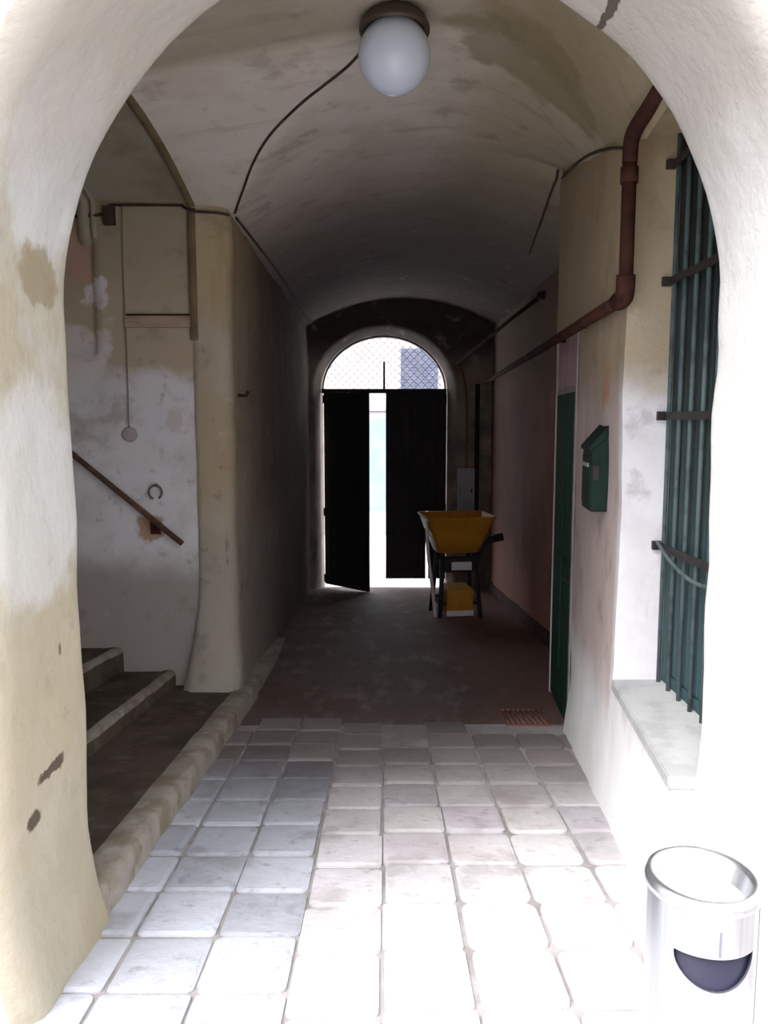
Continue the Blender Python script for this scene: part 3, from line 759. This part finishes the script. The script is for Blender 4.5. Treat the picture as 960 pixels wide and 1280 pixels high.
# rusty waste pipe: along the wall head, down, then on down the passage
t = tag(empty('waste_pipe', (1.125, 3.82, .57)), 'rust brown pipe dropping down the right wall then running into the passage', 'pipe')
def pipe(name, pts, r, mat, parent=None, k=5, n=12):
    bm = bmesh.new(); tube(bm, pts, r, n); o = link(name, bm, mat, parent)
    return o
o0 = Vector((1.125, 3.82, .57))
def rel(pts): return [Vector(p) - o0 for p in pts]
pipe('upper_pipe', rel([(1.07, 2.885, 1.325), (1.115, 3.55, 1.30)] + smooth_path([(1.118, 3.66, 1.295), (1.122, 3.79, 1.27), (1.125, 3.82, 1.17)], 4)), .036, M['rust'], t)
pipe('downpipe', rel([(1.125, 3.82, 1.2), (1.125, 3.82, .66)] + smooth_path([(1.125, 3.82, .64), (1.127, 3.84, .585), (1.135, 3.92, .57)], 4)), .034, M['rust'], t)
pipe('collar', rel([(1.125, 3.82, 1.08), (1.125, 3.82, 1.15)]), .042, M['rust'], t)
pipe('elbow', rel(smooth_path([(1.125, 3.82, .67), (1.126, 3.83, .60), (1.132, 3.88, .572), (1.137, 3.97, .571)], 4)), .045, M['rust'], t)
pipe('passage_pipe', rel([(1.13, 3.9, .571), (1.34, 6.75, .607), (1.99, 15.83, .73)]), .034, M['rust'], t)
for y, f in ((5.2, wall_r), (6.3, wall_r)):
    x = 1.125 + .87*(y-3.82)/12.04; z = .57 + .16*(y-3.82)/12.04
    bm = bmesh.new(); tube(bm, rel([(x, y, z-.035), (x, y, z), (f(y)+.03, y, z)]), .012, 8); link('bracket', bm, M['iron'], t)

tag(pipe('conduit', [(1.915, 9.95, 1.50), (1.80, 11.5, 1.42), (1.42, 15.83, 1.09)], .026, M['darkpipe']), 'thin dark conduit slanting high along the vault, then curving down to the meter box', 'pipe')
o = bpy.data.objects['conduit']
bm = bmesh.new(); tube(bm, [(2.0, 9.86, 1.505), (1.89, 9.97, 1.502)], .055, 12); link('end_fitting', bm, M['iron'], o)
pipe('drop_pipe', smooth_path([(1.42, 15.83, 1.09), (1.52, 15.82, .93), (1.60, 15.82, .55), (1.625, 15.82, .1), (1.63, 15.82, -.93)]), .028, layered('brown_conduit', W(130, 84, 50), [], rough=.8, bump=0), o)['label'] = 'brown curved drop pipe'
tag(pipe('vertical_pipe', [(1.83, 15.80, .70), (1.83, 15.80, -.2), (1.83, 15.80, -1.9)], .045, M['darkpipe']), 'dark upright pipe in the far right corner beside the meter box', 'pipe')

def vz(x, y, d=.012): return vault_z(x, y) + wob(x, y, 2, 1.2, .012) - d
# cables on the left
gp = [(-1.17, 6.5), (-1.05, 6.2), (-.92, 5.88), (-.76, 5.6), (-.55, 5.34), (-.36, 5.14), (-.2, 4.98), (-.1, 4.80), (-.06, 4.60)]
pts = smooth_path([(x, y, 0) for x, y in gp], 5)
bm = bmesh.new(); tube(bm, [(p.x, p.y, vz(p.x, p.y, .008)) for p in pts], .0095, 7)
tag(link('lamp_cable', bm, M['cable']), 'black cable following the left groin up to the globe lamp', 'cable')
bm = bmesh.new()
tube(bm, smooth_path([(-2.62, 6.44, 1.575), (-2.4, 6.43, 1.57), (-2.17, 6.40, 1.58), (-2.12, 6.40, 1.64), (-2.0, 6.40, 1.648), (-1.6, 6.40, 1.645), (-1.545, 6.385, 1.63), (-1.50, 6.355, 1.60), (-1.45, 6.375, 1.592), (-1.3, 6.378, 1.585), (-1.2, 6.43, 1.58)], 4), .011, 7)
tag(link('wall_cable', bm, M['cable']), 'black cable looping level across the stair wall and the pier', 'cable')
bm = bmesh.new()
pp = smooth_path([(-1.16, 6.5, 1.575), (-1.17, 7.4, 1.60), (-1.18, 8.7, 1.63), (-1.24, 11, 1.70), (-1.36, 15.5, 1.80)], 6)
tube(bm, [(p.x, p.y, min(p.z, vz(p.x, p.y, .01))) for p in pp], .011, 7)
tag(link('passage_cable', bm, M['cable']), 'black cable running along the left springing of the passage vault', 'cable')
bm = bmesh.new(); box(bm, -.045, .045, -.03, .03, -.07, .07, .008)
o = tag(link('junction_box', bm, M['cable'], smooth=False), 'small black junction box hanging under the cable on the stair wall', 'junction box'); o.location = (-2.12, 6.385, 1.565)
bm = bmesh.new(); tube(bm, smooth_path([(-2.02, 6.40, 1.64), (-2.03, 6.40, 1.2), (-2.025, 6.40, .5), (-2.03, 6.40, -.06)], 5), .0045, 6)
tag(link('hanging_cord', bm, M['cord']), 'thin grey cord hanging straight down the stair wall', 'cord')
bm = bmesh.new(); lathe(bm, [(0, .018), (.04, .016), (.058, .006), (.06, -.02)], (0,0,0), 28); bmesh.ops.rotate(bm, verts=bm.verts[:], cent=(0,0,0), matrix=Matrix.Rotation(math.radians(90), 3, 'X'))
o = tag(link('cover_plate', bm, layered('grey_cover', W(160, 148, 150), [], bump=0)), 'small round grey cover at the foot of the hanging cord', 'wall cover'); o.location = (-2.03, 6.405, -.115)
bm = bmesh.new(); box(bm, -.26, .26, -.03, .03, -.045, .045, .006)
o = tag(link('wall_batten', bm, M['wood'], smooth=False), 'short level wooden batten set in the stair wall beside the pier', 'batten'); o.location = (-1.77, 6.41, .765)
bm = bmesh.new(); tube(bm, [(-.25, -.006, .05), (.25, -.006, .05)], .012, 6); b1 = link('tie_rod', bm, M['rust'], o)

# dashed cable on the right
bm = bmesh.new()
q = smooth_path([(0, 3.96, 1.285), (0, 4.4, 1.43), (0, 5.2, 1.645), (0, 5.9, 1.79), (0, 6.55, 1.90)], 5)
tube(bm, [(wall_r(p.y) - .02, p.y, p.z - .01) for p in q], .009, 6)
tag(link('right_wall_cable', bm, M['cable']), 'thin black cable high on the right wall behind the rusty pipe', 'cable')
bm = bmesh.new()
q = smooth_path([(1.36, 6.52, 0), (1.40, 7.0, 0), (1.50, 8.0, 0), (1.62, 9.2, 0)], 5)
tube(bm, [(p.x, p.y, vz(p.x, p.y, .012)) for p in q], .011, 6)
tag(link('vault_cable', bm, M['cable']), 'thin black cable on the right haunch of the passage vault', 'cable')

# handrail on the stair wall
hd = tag(empty('handrail', (-1.605, 6.30, -.98)), 'rusty iron handrail climbing left on the white stair wall', 'handrail')
bm = bmesh.new(); tube(bm, [(.0, 0, 0), (-.8, 0, .676), (-2.0, 0, 1.69)], .022, 10)
link('rail', bm, layered('rust_rail', W(64, 42, 34), [(W(104, 62, 40), 'noise', 7, .5, .68, .8, 1)], rough=.7, bump=.15), hd)
for dx in (-.24, -1.35):
    bm = bmesh.new(); z = -dx*.845
    tube(bm, smooth_path([(dx, 0, z-.01), (dx, .01, z-.07), (dx, .06, z-.09), (dx, .14, z-.09)], 4), .012, 8); br = link('bracket', bm, M['rust'], hd)
    bm = bmesh.new(); box(bm, dx-.04, dx+.04, .095, .12, z-.14, z-.04, .005); link('wall_plate', bm, M['rust'], br, False)
bm = bmesh.new()
tube(bm, [(.052*math.cos(a), -.02, .055*math.sin(a)) for a in lsp(math.radians(-60), math.radians(250), 20)], .0095, 7)
tube(bm, [(0, .03, .055), (0, -.03, .055)], .013, 8)
o = tag(link('wall_ring', bm, layered('grey_iron_ring', W(92, 84, 78), [], rough=.6, bump=0)), 'small open iron ring fixed to the white wall above the handrail', 'wall ring'); o.location = (-1.83, 6.40, -.575)

bm = bmesh.new(); tube(bm, [(-1.27, 6.72, .205), (-1.14, 6.70, .20), (-1.125, 6.70, .24)], .014, 8)
tag(link('iron_pintle', bm, M['rust']), 'short rusty iron pintle jutting from the left passage wall near the pier', 'pintle')

# floor grate by the green door
t = tag(empty('floor_grate', (1.06, 5.85, floor_z(5.85)-.012)), 'dark slatted floor grate set in the paving beside the green door', 'floor grate')
t.rotation_euler = (-math.atan(SLOPE), 0, 0)
bm = bmesh.new()
for a in ((-.17, -.15, -.24, .24), (.15, .17, -.24, .24), (-.15, .15, -.24, -.22), (-.15, .15, .22, .24)): box(bm, *a, -.03, .014, .003)
link('grate_frame', bm, layered('rusty_frame', W(110, 72, 64), [], bump=0), t, False)
bm = bmesh.new(); box(bm, -.15, .15, -.22, .22, -.03, -.012); link('pit', bm, M['rubber'], t, False)
bm = bmesh.new()
for k in range(8): tube(bm, [(-.145 + k*.04, -.21, .004), (-.13 + k*.04 - .02, .21, .004)], .010, 6)
link('slats', bm, layered('red_brown_slats', W(120, 78, 70), [], bump=0), t)

# ------------------------------------------------------------------ light, camera
w = bpy.data.worlds.new('overcast'); bpy.context.scene.world = w; w.use_nodes = True
nt = w.node_tree; bg = nt.nodes['Background']
tc = nt.nodes.new('ShaderNodeTexCoord'); sp = nt.nodes.new('ShaderNodeSeparateXYZ'); nt.links.new(tc.outputs['Generated'], sp.inputs[0])
rp_ = nt.nodes.new('ShaderNodeValToRGB'); nt.links.new(sp.outputs['Z'], rp_.inputs[0])
rp_.color_ramp.elements[0].position = .0; rp_.color_ramp.elements[0].color = (.72, .74, .78, 1)
rp_.color_ramp.elements[1].position = .8; rp_.color_ramp.elements[1].color = (1, 1.0, 1.03, 1)
nt.links.new(rp_.outputs[0], bg.inputs['Color']); bg.inputs['Strength'].default_value = 2.7
sd = bpy.data.lights.new('soft_sun', 'SUN'); sd.energy = 6.0; sd.angle = math.radians(40); sd.color = (1, .985, .96)
so = bpy.data.objects.new('soft_sun', sd); C.objects.link(so)
so.rotation_euler = Vector((.50, .50, -.85)).to_track_quat('-Z', 'Y').to_euler()

cam = bpy.data.cameras.new('camera'); co = bpy.data.objects.new('camera', cam); C.objects.link(co)
cam.sensor_fit = 'VERTICAL'; cam.sensor_height = 36; cam.lens = 36 * 1000 / 1280
cam.clip_start = .02; cam.clip_end = 200
co.location = (0, 0, 0); co.rotation_euler = (math.radians(90 - 6.56), 0, 0)
bpy.context.scene.camera = co
for o in C.objects:
    if o.parent is None: o.location.z += CAM_Z
vs = bpy.context.scene.view_settings
vs.view_transform = 'Standard'; vs.look = 'None'; vs.exposure = 0.32; vs.gamma = 1.18
cyc = bpy.context.scene.cycles
cyc.max_bounces = 10; cyc.diffuse_bounces = 8
try: cyc.use_denoising = True
except Exception: pass
